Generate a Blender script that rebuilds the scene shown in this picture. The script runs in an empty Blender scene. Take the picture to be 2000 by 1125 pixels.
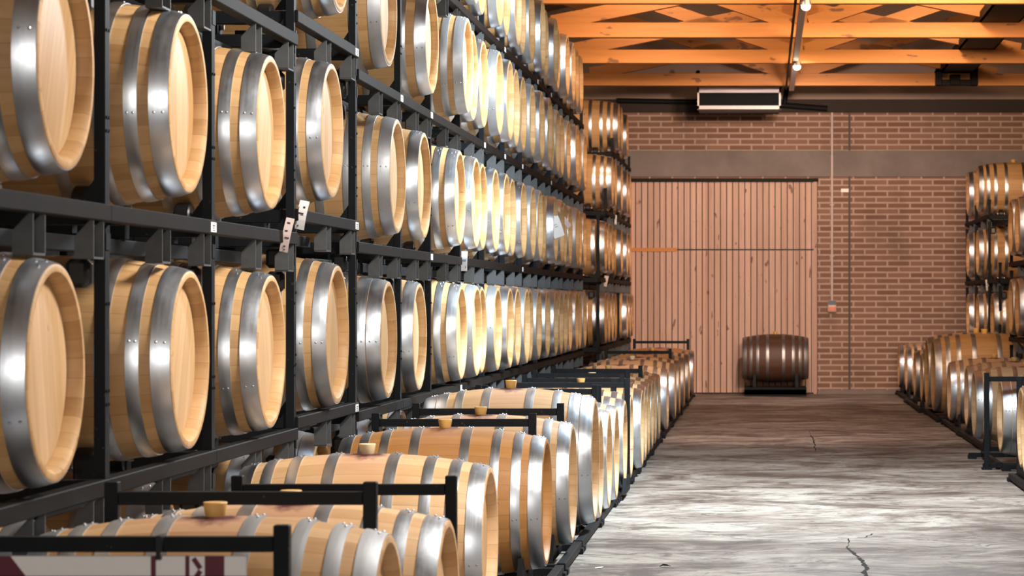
import bpy, bmesh, math, random
from mathutils import Vector, Matrix
random.seed(7)
PI = math.pi
C = bpy.context.scene.collection
F = 5100.0            # focal length in pixels of the 2000 px wide frame
H = 1.34              # camera height

# ------------------------------------------------------------------ materials
def new_mat(name):
    m = bpy.data.materials.new(name); m.use_nodes = True
    nt = m.node_tree
    b = nt.nodes['Principled BSDF']
    return m, nt, b
class G:
    """tiny node graph helper"""
    def __init__(s, nt): s.nt = nt
    def n(s, t, **kw):
        x = s.nt.nodes.new(t)
        for k, v in kw.items(): setattr(x, k, v)
        return x
    def l(s, a, b): s.nt.links.new(a, b)
    def put(s, sock, v):
        if hasattr(v, 'links') or hasattr(v, 'is_output'): s.l(v, sock)
        else: sock.default_value = v
    def math(s, op, a, b=0.0, c=0.0, clamp=False):
        x = s.n('ShaderNodeMath', operation=op); x.use_clamp = clamp
        for i, v in enumerate((a, b, c)): s.put(x.inputs[i], v)
        return x.outputs[0]
    def obj(s): return s.n('ShaderNodeTexCoord').outputs['Object']
    def sep(s, v):
        x = s.n('ShaderNodeSeparateXYZ'); s.l(v, x.inputs[0]); return x.outputs
    def comb(s, a, b, c):
        x = s.n('ShaderNodeCombineXYZ')
        for i, v in enumerate((a, b, c)): s.put(x.inputs[i], v)
        return x.outputs[0]
    def mapping(s, v, scale=(1, 1, 1), loc=(0, 0, 0)):
        x = s.n('ShaderNodeMapping'); s.l(v, x.inputs[0]); x.inputs['Scale'].default_value = scale
        x.inputs['Location'].default_value = loc
        return x.outputs[0]
    def noise(s, v, scale=5, detail=4, rough=.55, dist=0):
        x = s.n('ShaderNodeTexNoise'); s.l(v, x.inputs['Vector'])
        x.inputs['Scale'].default_value = scale; x.inputs['Detail'].default_value = detail
        x.inputs['Roughness'].default_value = rough; x.inputs['Distortion'].default_value = dist
        return x.outputs[0]
    def ramp(s, f, stops):
        x = s.n('ShaderNodeValToRGB'); s.l(f, x.inputs[0])
        e = x.color_ramp.elements
        while len(e) > 1: e.remove(e[-1])
        e[0].position = stops[0][0]; e[0].color = col(stops[0][1])
        for p, c in stops[1:]:
            k = e.new(p); k.color = col(c)
        return x.outputs[0]
    def mix(s, f, a, b, mode='MIX'):
        x = s.n('ShaderNodeMix', data_type='RGBA', blend_type=mode)
        s.put(x.inputs[0], f); s.put(x.inputs[6], a if not isinstance(a, tuple) else col(a)); s.put(x.inputs[7], b if not isinstance(b, tuple) else col(b))
        return x.outputs[2]
    def bump(s, h, strength=.3, dist=.01):
        x = s.n('ShaderNodeBump'); s.l(h, x.inputs['Height'])
        x.inputs['Strength'].default_value = strength; x.inputs['Distance'].default_value = dist
        return x.outputs[0]
    def white(s, v):
        x = s.n('ShaderNodeTexWhiteNoise', noise_dimensions='1D'); s.l(v, x.inputs['W']); return x.outputs['Value']
    def rnd(s): return s.n('ShaderNodeObjectInfo').outputs['Random']
def col(c): return (c[0], c[1], c[2], 1.0) if len(c) == 3 else c

def oak(name, lo, hi, stain=0.0, N=30):
    """bent oak staves round the local X axis"""
    m, nt, b = new_mat(name); g = G(nt)
    o = g.obj(); x, y, z = g.sep(o)
    rnd = g.rnd()
    ang = g.math('ARCTAN2', y, z)
    t = g.math('MULTIPLY_ADD', ang, N/(2*PI), 100)
    idx = g.math('FLOOR', t)
    fr = g.math('FRACT', t)
    w = g.white(g.math('MULTIPLY_ADD', rnd, 91.7, idx))
    sh = g.comb(g.math('MULTIPLY_ADD', rnd, 37, x), g.math('MULTIPLY_ADD', w, 3, y), z)
    grain = g.noise(g.mapping(sh, (2.2, 34, 34)), 1.0, 5, .6, .4)
    blot = g.noise(g.mapping(sh, (3.5, 6, 6)), 1.0, 3, .5)
    v = g.math('MULTIPLY_ADD', w, .34, g.math('MULTIPLY_ADD', grain, .5, g.math('MULTIPLY', blot, .30)))
    v = g.math('ADD', v, g.math('MULTIPLY_ADD', rnd, .30, -.24))
    c = g.ramp(v, [(.12, lo), (.85, hi)])
    knot = g.noise(g.mapping(sh, (9, 22, 22)), 1.0, 2, .5)
    c = g.mix(g.math('MULTIPLY', g.math('GREATER_THAN', knot, .765), .6), c, (.06, .03, .015))
    e = g.math('ABSOLUTE', g.math('SUBTRACT', fr, .5))
    joint = g.math('MULTIPLY', g.math('GREATER_THAN', e, .482), .35)
    c = g.mix(joint, c, (.10, .05, .02))
    if stain:
        r = g.math('SQRT', g.math('ADD', g.math('MULTIPLY', x, x), g.math('MULTIPLY', g.math('MULTIPLY', y, y), .55)))
        nz = g.noise(o, 9, 4, .6)
        d = g.math('ADD', r, g.math('MULTIPLY_ADD', nz, -.14, .055))
        k = g.math('MULTIPLY', g.math('SUBTRACT', .07, d), 30, clamp=True)
        up = g.math('GREATER_THAN', z, .05)
        k2 = g.math('MULTIPLY', g.math('MULTIPLY', g.math('SUBTRACT', .21, d), 5, clamp=True), .55)
        c = g.mix(g.math('MULTIPLY', g.math('MULTIPLY', k2, up), stain), c, (.52, .27, .22))
        c = g.mix(g.math('MULTIPLY', g.math('MULTIPLY', k, up), stain), c, (.07, .008, .018))
    g.l(c, b.inputs['Base Color'])
    b.inputs['Roughness'].default_value = .55
    hgt = g.math('MULTIPLY_ADD', grain, .25, g.math('MULTIPLY', joint, -2.0))
    g.l(g.bump(hgt, .25, .004), b.inputs['Normal'])
    return m
def oak_head(name, lo, hi):
    m, nt, b = new_mat(name); g = G(nt)
    o = g.obj(); x, y, z = g.sep(o); rnd = g.rnd()
    t = g.math('MULTIPLY_ADD', y, 12.5, g.math('MULTIPLY_ADD', rnd, 3, 50))
    idx = g.math('FLOOR', t); fr = g.math('FRACT', t)
    w = g.white(g.math('MULTIPLY_ADD', rnd, 55.1, idx))
    sh = g.comb(x, g.math('MULTIPLY_ADD', w, 5, y), g.math('MULTIPLY_ADD', rnd, 21, z))
    grain = g.noise(g.mapping(sh, (5, 42, 2.4)), 1.0, 5, .6, .6)
    v = g.math('MULTIPLY_ADD', w, .34, g.math('MULTIPLY_ADD', grain, .7, g.math('MULTIPLY_ADD', rnd, .3, -.18)))
    c = g.ramp(v, [(.15, lo), (.85, hi)])
    knot = g.noise(g.mapping(sh, (9, 24, 11)), 1.0, 2, .5)
    c = g.mix(g.math('MULTIPLY', g.math('GREATER_THAN', knot, .77), .55), c, (.07, .035, .02))
    e = g.math('ABSOLUTE', g.math('SUBTRACT', fr, .5))
    joint = g.math('MULTIPLY', g.math('GREATER_THAN', e, .487), .35)
    c = g.mix(joint, c, (.14, .07, .03))
    g.l(c, b.inputs['Base Color']); b.inputs['Roughness'].default_value = .5
    g.l(g.bump(grain, .15, .003), b.inputs['Normal'])
    return m
def steel(name, base, rough, dirty=.0):
    m, nt, b = new_mat(name); g = G(nt)
    o = g.obj(); x, y, z = g.sep(o); rnd = g.rnd()
    ang = g.math('ARCTAN2', y, z)
    v = g.comb(g.math('MULTIPLY', x, 60), g.math('MULTIPLY_ADD', rnd, 40, g.math('MULTIPLY', ang, 1.2)), 0.0)
    s1 = g.noise(v, 1.0, 4, .6)
    s2 = g.noise(g.comb(g.math('MULTIPLY_ADD', rnd, 31, x), y, z), 16, 5, .65)
    c = g.mix(g.math('MULTIPLY', s2, .35 + dirty), base, tuple(k*.55 for k in base))
    g.l(c, b.inputs['Base Color'])
    b.inputs['Metallic'].default_value = 1.0 - dirty*.5
    r = g.math('MULTIPLY_ADD', s1, .18, g.math('MULTIPLY_ADD', s2, .18, rough - .18))
    g.l(r, b.inputs['Roughness'])
    g.l(g.bump(g.math('ADD', s1, s2), .05, .003), b.inputs['Normal'])
    return m
def plain(name, c, rough=.5, metal=0.0, var=.25, scale=8, bump=0.0, spec=.5):
    m, nt, b = new_mat(name); g = G(nt)
    n = g.noise(g.obj(), scale, 4, .6)
    g.l(g.mix(n, tuple(k*(1-var) for k in c), tuple(min(1, k*(1+var)) for k in c)), b.inputs['Base Color'])
    b.inputs['Roughness'].default_value = rough; b.inputs['Metallic'].default_value = metal
    b.inputs['Specular IOR Level'].default_value = spec
    if bump: g.l(g.bump(n, bump, .01), b.inputs['Normal'])
    return m
def emit(name, c, s):
    m, nt, b = new_mat(name)
    b.inputs['Base Color'].default_value = col(c)
    b.inputs['Emission Color'].default_value = col(c); b.inputs['Emission Strength'].default_value = s
    return m
def rack_paint():
    m, nt, b = new_mat('charcoal rack paint'); g = G(nt)
    o = g.obj(); rnd = g.rnd()
    x, y, z = g.sep(o)
    v = g.comb(g.math('MULTIPLY_ADD', rnd, 50, x), y, z)
    n = g.noise(v, 6, 5, .6); n2 = g.noise(v, 45, 3, .6)
    c = g.mix(n, (.0045, .0055, .0065), (.013, .015, .018))
    c = g.mix(g.math('MULTIPLY', g.math('GREATER_THAN', n2, .70), .5), c, (.12, .09, .07))
    g.l(c, b.inputs['Base Color'])
    b.inputs['Roughness'].default_value = .55; b.inputs['Specular IOR Level'].default_value = .12
    return m
def brick_mat():
    m, nt, b = new_mat('brick masonry'); g = G(nt)
    x, y, z = g.sep(g.obj())
    uv = g.comb(x, z, 0.0)
    br = g.n('ShaderNodeTexBrick'); g.l(uv, br.inputs['Vector'])
    br.offset = .5
    br.inputs['Scale'].default_value = 1.0
    br.inputs['Brick Width'].default_value = .33; br.inputs['Row Height'].default_value = .0845
    br.inputs['Mortar Size'].default_value = .014; br.inputs['Mortar Smooth'].default_value = .2
    br.inputs['Color1'].default_value = (.21, .115, .075, 1); br.inputs['Color2'].default_value = (.30, .18, .125, 1)
    br.inputs['Mortar'].default_value = (.53, .41, .335, 1)
    n = g.noise(uv, 2.2, 5, .6)
    n2 = g.noise(g.mapping(uv, (14, 30, 1)), 1, 4, .6)
    c = g.mix(g.math('MULTIPLY', n2, .35), br.outputs['Color'], (.13, .07, .05))
    blotch = g.math('MULTIPLY', g.math('SUBTRACT', g.noise(g.mapping(uv, (.9, .5, 1)), 1.3, 5, .6), .50), 4.0, clamp=True)  # broad random blotches of darker brick
    c = g.mix(g.math('MULTIPLY', blotch, .5), c, (.10, .065, .05))
    g.l(c, b.inputs['Base Color']); b.inputs['Roughness'].default_value = .85
    g.l(g.bump(g.math('MULTIPLY_ADD', br.outputs['Fac'], -1.0, g.math('MULTIPLY', n2, .4)), .6, .01), b.inputs['Normal'])
    return m
def concrete_floor():
    m, nt, b = new_mat('worn concrete floor'); g = G(nt)
    o = g.obj()
    a = g.noise(g.mapping(o, (.75, 1.0, 1)), 1.35, 10, .74, .7)
    bb = g.noise(g.mapping(o, (1.3, 1.8, 1)), 2.8, 9, .74, 1.2)
    fine = g.noise(o, 26, 6, .7)
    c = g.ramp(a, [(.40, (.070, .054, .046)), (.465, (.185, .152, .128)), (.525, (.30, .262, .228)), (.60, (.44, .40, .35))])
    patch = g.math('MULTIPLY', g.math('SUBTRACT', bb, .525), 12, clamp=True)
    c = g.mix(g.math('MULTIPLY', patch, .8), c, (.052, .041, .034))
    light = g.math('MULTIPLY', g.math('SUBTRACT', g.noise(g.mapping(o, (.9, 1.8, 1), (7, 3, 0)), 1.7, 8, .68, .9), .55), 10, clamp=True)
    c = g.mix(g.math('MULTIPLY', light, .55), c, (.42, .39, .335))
    streak = g.math('MULTIPLY', g.math('SUBTRACT', g.noise(g.mapping(o, (1.2, 2.6, 1), (2, 9, 0)), 4.2, 8, .72, .9), .57), 12, clamp=True)
    c = g.mix(g.math('MULTIPLY', streak, .6), c, (.06, .048, .04))
    spots = g.math('GREATER_THAN', g.noise(g.mapping(o, (1, 1.4, 1)), 8, 6, .72), .68)
    c = g.mix(g.math('MULTIPLY', spots, .7), c, (.03, .024, .02))
    c = g.mix(g.math('MULTIPLY', fine, .3), c, (.15, .13, .115))
    g.l(c, b.inputs['Base Color'])
    r = g.math('MULTIPLY_ADD', fine, .2, g.math('MULTIPLY_ADD', a, .35, .32))
    g.l(r, b.inputs['Roughness'])
    b.inputs['Specular IOR Level'].default_value = .35
    g.l(g.bump(g.math('ADD', fine, bb), .12, .01), b.inputs['Normal'])
    return m
def boards(name, lo, hi, axis, grain_axis, width, N_knots=.70):
    """timber with grain along grain_axis, board tone changing across axis"""
    m, nt, b = new_mat(name); g = G(nt)
    o = g.obj(); s = g.sep(o); rnd = g.rnd()
    t = g.math('MULTIPLY_ADD', s[axis], 1.0/width, 200)
    w = g.white(g.math('MULTIPLY_ADD', rnd, 17, g.math('FLOOR', t)))
    sc = [16, 16, 16]; sc[grain_axis] = 1.1
    parts = [s[0], s[1], s[2]]
    parts[grain_axis] = g.math('MULTIPLY_ADD', w, 9, g.math('MULTIPLY_ADD', rnd, 13, s[grain_axis]))
    v = g.comb(*parts)
    gr = g.noise(g.mapping(v, tuple(sc)), 1.0, 5, .62, .8)
    c = g.ramp(g.math('MULTIPLY_ADD', w, .35, g.math('MULTIPLY', gr, .7)), [(.2, lo), (.8, hi)])
    ks = [9, 9, 9]; ks[grain_axis] = 4.0
    kn = g.noise(g.mapping(v, tuple(ks)), 1.0, 2, .5)
    c = g.mix(g.math('MULTIPLY', g.math('MULTIPLY', g.math('SUBTRACT', kn, N_knots), 25, clamp=True), .75), c, (.11, .045, .02))
    g.l(c, b.inputs['Base Color']); b.inputs['Roughness'].default_value = .6
    g.l(g.bump(gr, .15, .004), b.inputs['Normal'])
    return m

M = {}
M['oak'] = oak('light oak staves', (.36, .185, .060), (.66, .42, .205))
M['oak_f'] = oak('light oak staves with wine at bung', (.42, .23, .090), (.72, .48, .27), 1.0)
M['oak_t'] = oak('tan oak staves', (.33, .14, .035), (.53, .265, .085), .7)
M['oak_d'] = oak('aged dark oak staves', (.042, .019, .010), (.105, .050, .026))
M['head'] = oak_head('oak head boards', (.43, .245, .100), (.68, .455, .255))
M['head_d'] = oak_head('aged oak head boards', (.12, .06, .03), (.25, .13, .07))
M['hoop'] = steel('galvanised hoop steel', (.65, .70, .77), .36)
M['hoop_w'] = steel('weathered hoop steel', (.52, .54, .57), .50, .35)
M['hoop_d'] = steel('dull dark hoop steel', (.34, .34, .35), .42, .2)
M['bung'] = plain('tan bung', (.72, .43, .13), .5, 0, .15, 30)
M['bung_c'] = plain('cream bung', (.80, .66, .40), .5, 0, .1, 30)
M['rack'] = rack_paint()
M['rail'] = plain('dark brown steel', (.010, .0085, .0078), .6, 0, .5, 9, 0, .07)
M['dark_trim'] = plain('shade brown', (.035, .028, .024), .9, 0, .3, 3)  # near-black brown; on the wall top it stands in for shade
M['roller'] = plain('black rubber roller', (.008, .008, .009), .35)
M['pocket'] = plain('grey pressed steel', (.075, .078, .082), .5, 0, .45, 14, 0, .3)
M['pin'] = steel('bright axle pin', (.75, .72, .66), .3)
M['white'] = plain('white paper', (.80, .79, .80), .6, 0, .04, 20)
M['pinkpaper'] = plain('pinkish paper', (.68, .55, .52), .6, 0, .05, 20)
M['ink'] = plain('dark ink', (.03, .025, .04), .7, 0, .1)
M['blueink'] = plain('blue ink', (.10, .22, .40), .7, 0, .1)
M['maroon'] = plain('maroon print', (.10, .010, .025), .6, 0, .2, 10)
M['rust'] = plain('rusty edge', (.30, .13, .05), .8, 0, .3, 40)
M['brick'] = brick_mat()
M['band'] = plain('raw concrete', (.205, .18, .165), .85, 0, .4, 2.4, .2)
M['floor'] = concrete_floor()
M['crack'] = plain('dark crack', (.012, .009, .007), .95, 0, .2)  # even near-black of the crack strips
M['door'] = boards('door boards', (.44, .27, .195), (.68, .47, .37), 0, 2, .0935, .66)
M['timber'] = boards('glulam timber', (.42, .150, .026), (.66, .270, .055), 2, 0, 5.0, .66)
M['roof'] = boards('roof boards', (.24, .15, .09), (.36, .24, .16), 1, 0, .12, .74)
M['plaster'] = plain('tan gable panel', (.44, .33, .25), .8, 0, .12, 2)
M['darkwall'] = plain('dark side wall', (.10, .09, .085), .85, 0, .3, 1.5)
M['darksteel'] = plain('dark pipe', (.006, .0065, .007), .6, 0, .2, spec=.15)
M['casewhite'] = plain('white enamel', (.76, .70, .70), .35, 0, .04, 6)
M['grille'] = plain('black grille', (.004, .006, .007), .6, 0, .2, spec=.1)
M['conduit'] = plain('pale conduit', (.62, .55, .52), .5, 0, .05)
M['blue'] = plain('blue plastic', (.03, .06, .12), .4)
M['red'] = plain('orange red plastic', (.70, .17, .07), .4)
M['galv'] = steel('galvanised channel', (.55, .53, .52), .45)
M['lampglow'] = emit('lamp glow', (1, .86, .62), 12)

# ------------------------------------------------------------------ mesh helpers
class MB:
    def __init__(s): s.bm = bmesh.new()
    def box(s, c, d, rot=None):
        r = bmesh.ops.create_cube(s.bm, size=1.0)
        mt = Matrix.Translation(c)
        if rot is not None: mt = mt @ rot.to_4x4()
        mt = mt @ Matrix.Diagonal((d[0], d[1], d[2], 1))
        bmesh.ops.transform(s.bm, matrix=mt, verts=r['verts']); return s
    def bb(s, x0, x1, y0, y1, z0, z1):
        return s.box(((x0+x1)/2, (y0+y1)/2, (z0+z1)/2), (abs(x1-x0), abs(y1-y0), abs(z1-z0)))
    def bar(s, a, b, w, t, up=(0, 1, 0)):
        a, b = Vector(a), Vector(b); d = b - a; z = d.normalized(); u = Vector(up)
        x = u.cross(z).normalized(); y = z.cross(x)
        R = Matrix((x, y, z)).transposed()
        return s.box((a+b)/2, (w, t, d.length), R)
    def cyl(s, a, b, r, seg=16, r2=None):
        a, b = Vector(a), Vector(b); d = b - a
        R = d.to_track_quat('Z', 'Y').to_matrix().to_4x4()
        bmesh.ops.create_cone(s.bm, cap_ends=True, segments=seg, radius1=r, radius2=r if r2 is None else r2,
                              depth=d.length, matrix=Matrix.Translation((a+b)/2) @ R); return s
    def ball(s, c, r, sub=1):
        bmesh.ops.create_icosphere(s.bm, subdivisions=sub, radius=r, matrix=Matrix.Translation(c)); return s
    def lathe_x(s, prof, seg=56, closed=True):
        """profile of (x, r) spun round X"""
        rings = []
        for (x, r) in prof:
            rings.append([s.bm.verts.new((x, r*math.sin(2*PI*k/seg), r*math.cos(2*PI*k/seg))) for k in range(seg)])
        n = len(rings)
        for i in range(n if closed else n-1):
            A, B = rings[i], rings[(i+1) % n]
            for k in range(seg):
                s.bm.faces.new((A[k], A[(k+1) % seg], B[(k+1) % seg], B[k]))
        return s
    def poly(s, pts, vec):
        """prism: polygon pts extruded by vec"""
        vs = [s.bm.verts.new(p) for p in pts]; f = s.bm.faces.new(vs)
        r = bmesh.ops.extrude_face_region(s.bm, geom=[f])
        bmesh.ops.translate(s.bm, vec=vec, verts=[e for e in r['geom'] if isinstance(e, bmesh.types.BMVert)]); return s
    def bevel(s, w):
        bmesh.ops.bevel(s.bm, geom=list(s.bm.edges), offset=w, segments=1, affect='EDGES', profile=.7); return s
    def mesh(s, name, mat, smooth=None):
        bmesh.ops.recalc_face_normals(s.bm, faces=list(s.bm.faces))
        me = bpy.data.meshes.new(name); s.bm.to_mesh(me); s.bm.free()
        me.materials.append(mat)
        if smooth:
            for p in me.polygons: p.use_smooth = True
            me.set_sharp_from_angle(angle=math.radians(smooth))
        return me
def obj(name, me, parent=None, loc=(0, 0, 0), rot=(0, 0, 0)):
    o = bpy.data.objects.new(name, me); C.objects.link(o)
    o.location = loc; o.rotation_euler = rot
    if parent is not None: o.parent = parent
    return o
def tag(o, label, cat, group=None):
    o['label'] = label; o['category'] = cat
    if group: o['group'] = group
    return o
def thing(name, label, cat, loc=(0, 0, 0), rot=(0, 0, 0), group=None):
    o = obj(name, None, None, loc, rot); o.empty_display_size = .2
    return tag(o, label, cat, group)
def struct(name, me, loc=(0, 0, 0), parent=None):
    o = obj(name, me, parent, loc)
    if parent is None: o['kind'] = 'structure'
    return o
ORD = ['', 'first', 'second', 'third', 'fourth', 'fifth', 'sixth', 'seventh', 'eighth', 'ninth', 'tenth', 'eleventh', 'twelfth',
       'thirteenth', 'fourteenth', 'fifteenth', 'sixteenth', 'seventeenth', 'eighteenth', 'nineteenth', 'twentieth',
       'twenty-first', 'twenty-second', 'twenty-third', 'twenty-fourth', 'twenty-fifth', 'twenty-sixth', 'twenty-seventh', 'twenty-eighth', 'twenty-ninth', 'thirtieth']

# ------------------------------------------------------------------ barrel
RH, RB, LB = .292, .345, .94        # head radius, bilge radius, length
def rad(x):
    t = abs(x)/(LB/2)
    return RB - (RB-RH)*(.80*t**2 + .20*t**4)
def staves_mesh(mat):
    prof = []
    n = 22
    h = LB/2
    for i in range(n+1):
        x = -h + LB*i/n
        prof.append((x, rad(x)))
    prof += [(h+.003, RH-.006), (h+.002, RH-.020), (h-.012, RH-.030), (h-.045, RH-.034), (h-.06, RH-.034)]
    prof += [(-h+.06, RH-.034), (-h+.045, RH-.034), (-h+.012, RH-.030), (-h-.002, RH-.020), (-h-.003, RH-.006)]
    return MB().lathe_x(prof, 72).mesh('staves', mat, 35)
def head_mesh(mat, sgn):
    h = LB/2
    prof = [(sgn*(h-.036), 0.001), (sgn*(h-.036), RH-.055), (sgn*(h-.042), RH-.035), (sgn*(h-.06), RH-.035), (sgn*(h-.06), .001)]
    return MB().lathe_x(prof, 56).mesh('head', mat, 30)
def hoop_mesh(x, w, mat):
    a, b = x-w/2, x+w/2
    t = .0035
    prof = [(a, rad(a)-.002), (a, rad(a)+t), (a+w*.25, rad(a+w*.25)+t+.0008), (x, rad(x)+t+.001), (b-w*.25, rad(b-w*.25)+t+.0008), (b, rad(b)+t), (b, rad(b)-.002)]
    mb = MB().lathe_x(prof, 72)
    # rivets at the lap on the side and nail heads over the crown
    for ang, dx in ((-1.75, -.22), (-1.75, .22), (1.4, -.2), (1.4, .2), (-.10, .18), (.02, -.1), (.12, .22)):
        xx = x + dx*w; r = rad(xx) + t + .0005
        mb.ball((xx, r*math.sin(ang), r*math.cos(ang)), .0050)
    return mb.mesh('hoop', mat, 30)
HOOPS = {   # (position, width) from the middle outwards
    'A': [(.115, .042), (.255, .040), (.352, .042), (.4385, .060)],
    'B': [(.125, .044), (.335, .044), (.438, .062)],
    'C': [(.120, .044), (.268, .042), (.366, .060), (.4345, .068)],
}
MESH = {}
def barrel_meshes(kind, wood, hoop):
    k = (kind, wood, hoop)
    if k not in MESH:
        hm = M['head_d'] if wood == 'oak_d' else M['head']
        if ('s', wood) not in MESH:
            MESH[('s', wood)] = staves_mesh(M[wood])
            MESH[('h', wood)] = [head_mesh(hm, 1), head_mesh(hm, -1)]
        if ('o', kind, hoop) not in MESH:
            MESH[('o', kind, hoop)] = [hoop_mesh(s*x, w, M[hoop]) for (x, w) in HOOPS[kind] for s in (1, -1)]
        MESH[k] = (MESH[('s', wood)], MESH[('h', wood)], MESH[('o', kind, hoop)])
    return MESH[k]
bung_me = {}
for bk in ('bung', 'bung_c'):
    bung_me[bk] = MB().cyl((0, 0, RB-.014), (0, 0, RB+.038), .024, 24, .033).bevel(.002).mesh('bung', M[bk], 40)
def barrel(X, Y, Z, label, group, kind='A', wood='oak', hoop='hoop', flip=False, scale=(1, 1, 1), bung=None, roll=0.0, yaw=0.0):
    """X: middle of the barrel"""
    st, hd, hp = barrel_meshes(kind, wood, hoop)
    root = thing('wine_barrel', label, 'barrel', (X, Y, Z), (0, 0, (PI if flip else 0)+yaw), group)
    root.scale = scale
    for nm, me in [('staves', st)] + [('head', m) for m in hd] + [('hoop', m) for m in hp]:
        o = obj(nm, me, root)
        if roll: o.rotation_euler = (roll, 0, 0)
    if bung: obj('bung', bung_me[bung], root)
    return root

# ------------------------------------------------------------------ stacking rack (one bay of one tier)
XU = 1.97      # distance of the front uprights from the camera axis
DEPTH = .80    # front to back upright
RM = {}
def rack_meshes(width, hgt):
    key = (round(width, 2), round(hgt, 3))
    if key in RM: return RM[key]
    W = width
    r = {}
    if ('rail', round(W, 2)) not in RM:
        RM[('rail', round(W, 2))] = MB().bb(-.02, .03, .0, W, -.05, 0).bevel(.003).mesh('rail', M['rail'])
        RM[('beam', round(W, 2))] = MB().bb(-.025, .025, .05, W-.05, -.13, -.08).bevel(.003).mesh('roller_beam', M['rack'])
    if ('up', round(hgt, 3)) not in RM:
        mb = MB().bb(-.017, .017, -.012, .012, -.02, hgt-.03)
        mb.bb(-.020, .020, -.0125, .0125, hgt-.075, hgt-.025)
        mb.bb(-.020, .020, -.0125, .0125, -.03, .0)
        if hgt > .5:                              # slanted gusset at the foot
            mb.poly([(-.015, -.005, 0), (-.07, -.005, 0), (-.015, -.005, .08)], (0, .010, 0))
            for zz in (.22, .26, .52): mb.cyl((.016, 0, zz), (.021, 0, zz), .005, 8)
        RM[('up', round(hgt, 3))] = mb.mesh('upright', M['rack'])
    r['rail'] = RM[('rail', round(W, 2))]; r['beam'] = RM[('beam', round(W, 2))]; r['up'] = RM[('up', round(hgt, 3))]
    RM[key] = r
    return r
cross_me = MB().bb(-DEPTH, 0, -.02, .02, -.06, -.005).bevel(.003).mesh('crossbar', M['rack'])
def pocket_mesh():
    mb = MB(); w, hh, d = .058, .158, .034
    for s in (-1, 1):            # two cheeks, tall at the aisle side, cut back on a slope
        mb.poly([(.022, s*w-.003, -.05), (.012, s*w-.003, -.05), (-d, s*w-.003, -.10), (-d, s*w-.003, -hh), (.022, s*w-.003, -hh)], (0, .006, 0))
    mb.bb(-d, .022, -w, w, -hh-.006, -hh)
    return mb.mesh('fork_pocket', M['pocket'])
pocket_me = pocket_mesh()
stop_me = MB().box((-.05, 0, -.105), (.07, .06, .085)).bevel(.014).mesh('stacking_shoe', M['roller'], 40)
roller_me = MB().cyl((-.03, 0, 0), (.03, 0, 0), .058, 24).bevel(.006).mesh('roller', M['roller'], 40)
axle_me = MB().cyl((-.045, 0, 0), (.05, 0, 0), .013, 12).mesh('axle', M['pin'], 40)
brk_me = MB().bb(-.035, -.031, -.03, .03, -.10, .02).bb(.031, .035, -.03, .03, -.10, .02).bb(-.035, .035, -.03, .03, -.104, -.096).mesh('bracket', M['rack'])
sticker_me = MB().bb(.0, .0015, -.045, .045, -.043, -.008).mesh('sticker', M['white'])
smark_me = MB().bb(.0015, .0022, -.02, .02, -.022, -.018).bb(.0015, .0022, -.02, .012, -.030, -.027).bb(.0015, .0022, -.02, .02, -.038, -.035).mesh('print', M['ink'])
def rack(side, d, y0, y1, ztop, hgt, label, group, barrels=(), bx=0.0, sticker=False, pockets=True, base=False, hs=1.0):
    """side -1 left of the aisle, +1 right.  d: front plane distance"""
    W = y1 - y0
    m = rack_meshes(W, hgt)
    root = thing('barrel_rack', label, 'rack', (side*d, y0 if side < 0 else y1, ztop), (0, 0, 0 if side < 0 else PI), group)
    e = .013
    for yy in (e, W-e):
        obj('upright', m['up'], root, (0, yy, 0)); obj('upright', m['up'], root, (-DEPTH, yy, 0))
        obj('crossbar', cross_me, root, (0, yy, 0))
    obj('rail', m['rail'], root); obj('rail', m['rail'], root, (-DEPTH+.02, 0, 0))
    xr = (-.22, -DEPTH+.26)
    for xx in xr: obj('roller_beam', m['beam'], root, (xx, 0, 0))
    if pockets:
        for k, yy in enumerate((W*.5, W-.12)):
            obj('fork_pocket', pocket_me, root, (0, yy, 0))
        obj('stacking_shoe', stop_me, root, (0, W-.07, -.10)); obj('stacking_shoe', stop_me, root, (-.03, .07, -.10))
    for (yc, zc, xc, sr) in barrels:        # rollers under each barrel
        yl = (yc - y0) if side < 0 else (y1 - yc)
        for xx in xr:
            rr = rad(min(.45, abs(xx - xc)))*sr + .060
            for s in (-1, 1):
                a = .56
                p = (xx, yl + s*rr*math.sin(a), zc - ztop - rr*math.cos(a))
                ro = obj('roller', roller_me, root, p); obj('axle', axle_me, ro); obj('bracket', brk_me, ro)
    if sticker:
        st = obj('sticker', sticker_me, root, (.030, W-.06, 0)); obj('print', smark_me, st)
    return root

# ------------------------------------------------------------------ left rack
UP = [6.28, 7.78, 9.28, 10.90, 12.54, 14.09, 15.36, 16.85]
while UP[-1] < 28: UP.append(UP[-1] + 1.435)
ZC = [.42, 1.150, 1.995, 2.835, 3.610]          # barrel axis heights, tiers 0..4
ZR = [.075, .815, 1.630, 2.460, 3.265]          # rail tops
TIER = ['ground tier', 'lower shelf', 'middle shelf', 'upper shelf', 'top shelf']
def yc_from(xr, d): return F*d/(1490-xr) - RH     # right edge of a head in the photo -> barrel axis depth
near = {   # tier -> list of (bay, head right edge in the photo, d, extra)
    1: [(0, 165, 1.90), (1, 408, 1.90), (2, 557, 1.90), (3, 680, 1.90), (4, 775, 1.90), (5, 828, 1.90), (6, 912, 1.90)],
    2: [(0, 183, 1.90), (1, 405, 1.90), (2, 557, 1.90), (3, 670, 1.90), (4, 792, 1.90), (5, 842, 1.90), (6, 909, 1.90)],
    3: [(3, 683, 1.90), (4, 775, 1.90), (5, 858, 1.90), (6, 926, 1.86)],
    4: [],
    0: [(0, 125, 2.06), (1, 375, 2.06), (2, 530, 2.06), (3, 650, 2.06), (4, 745, 2.06), (5, 800, 2.06)],
}
dzbay = {(3, 1): .045, (3, 2): .10, (3, 3): .10}
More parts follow.
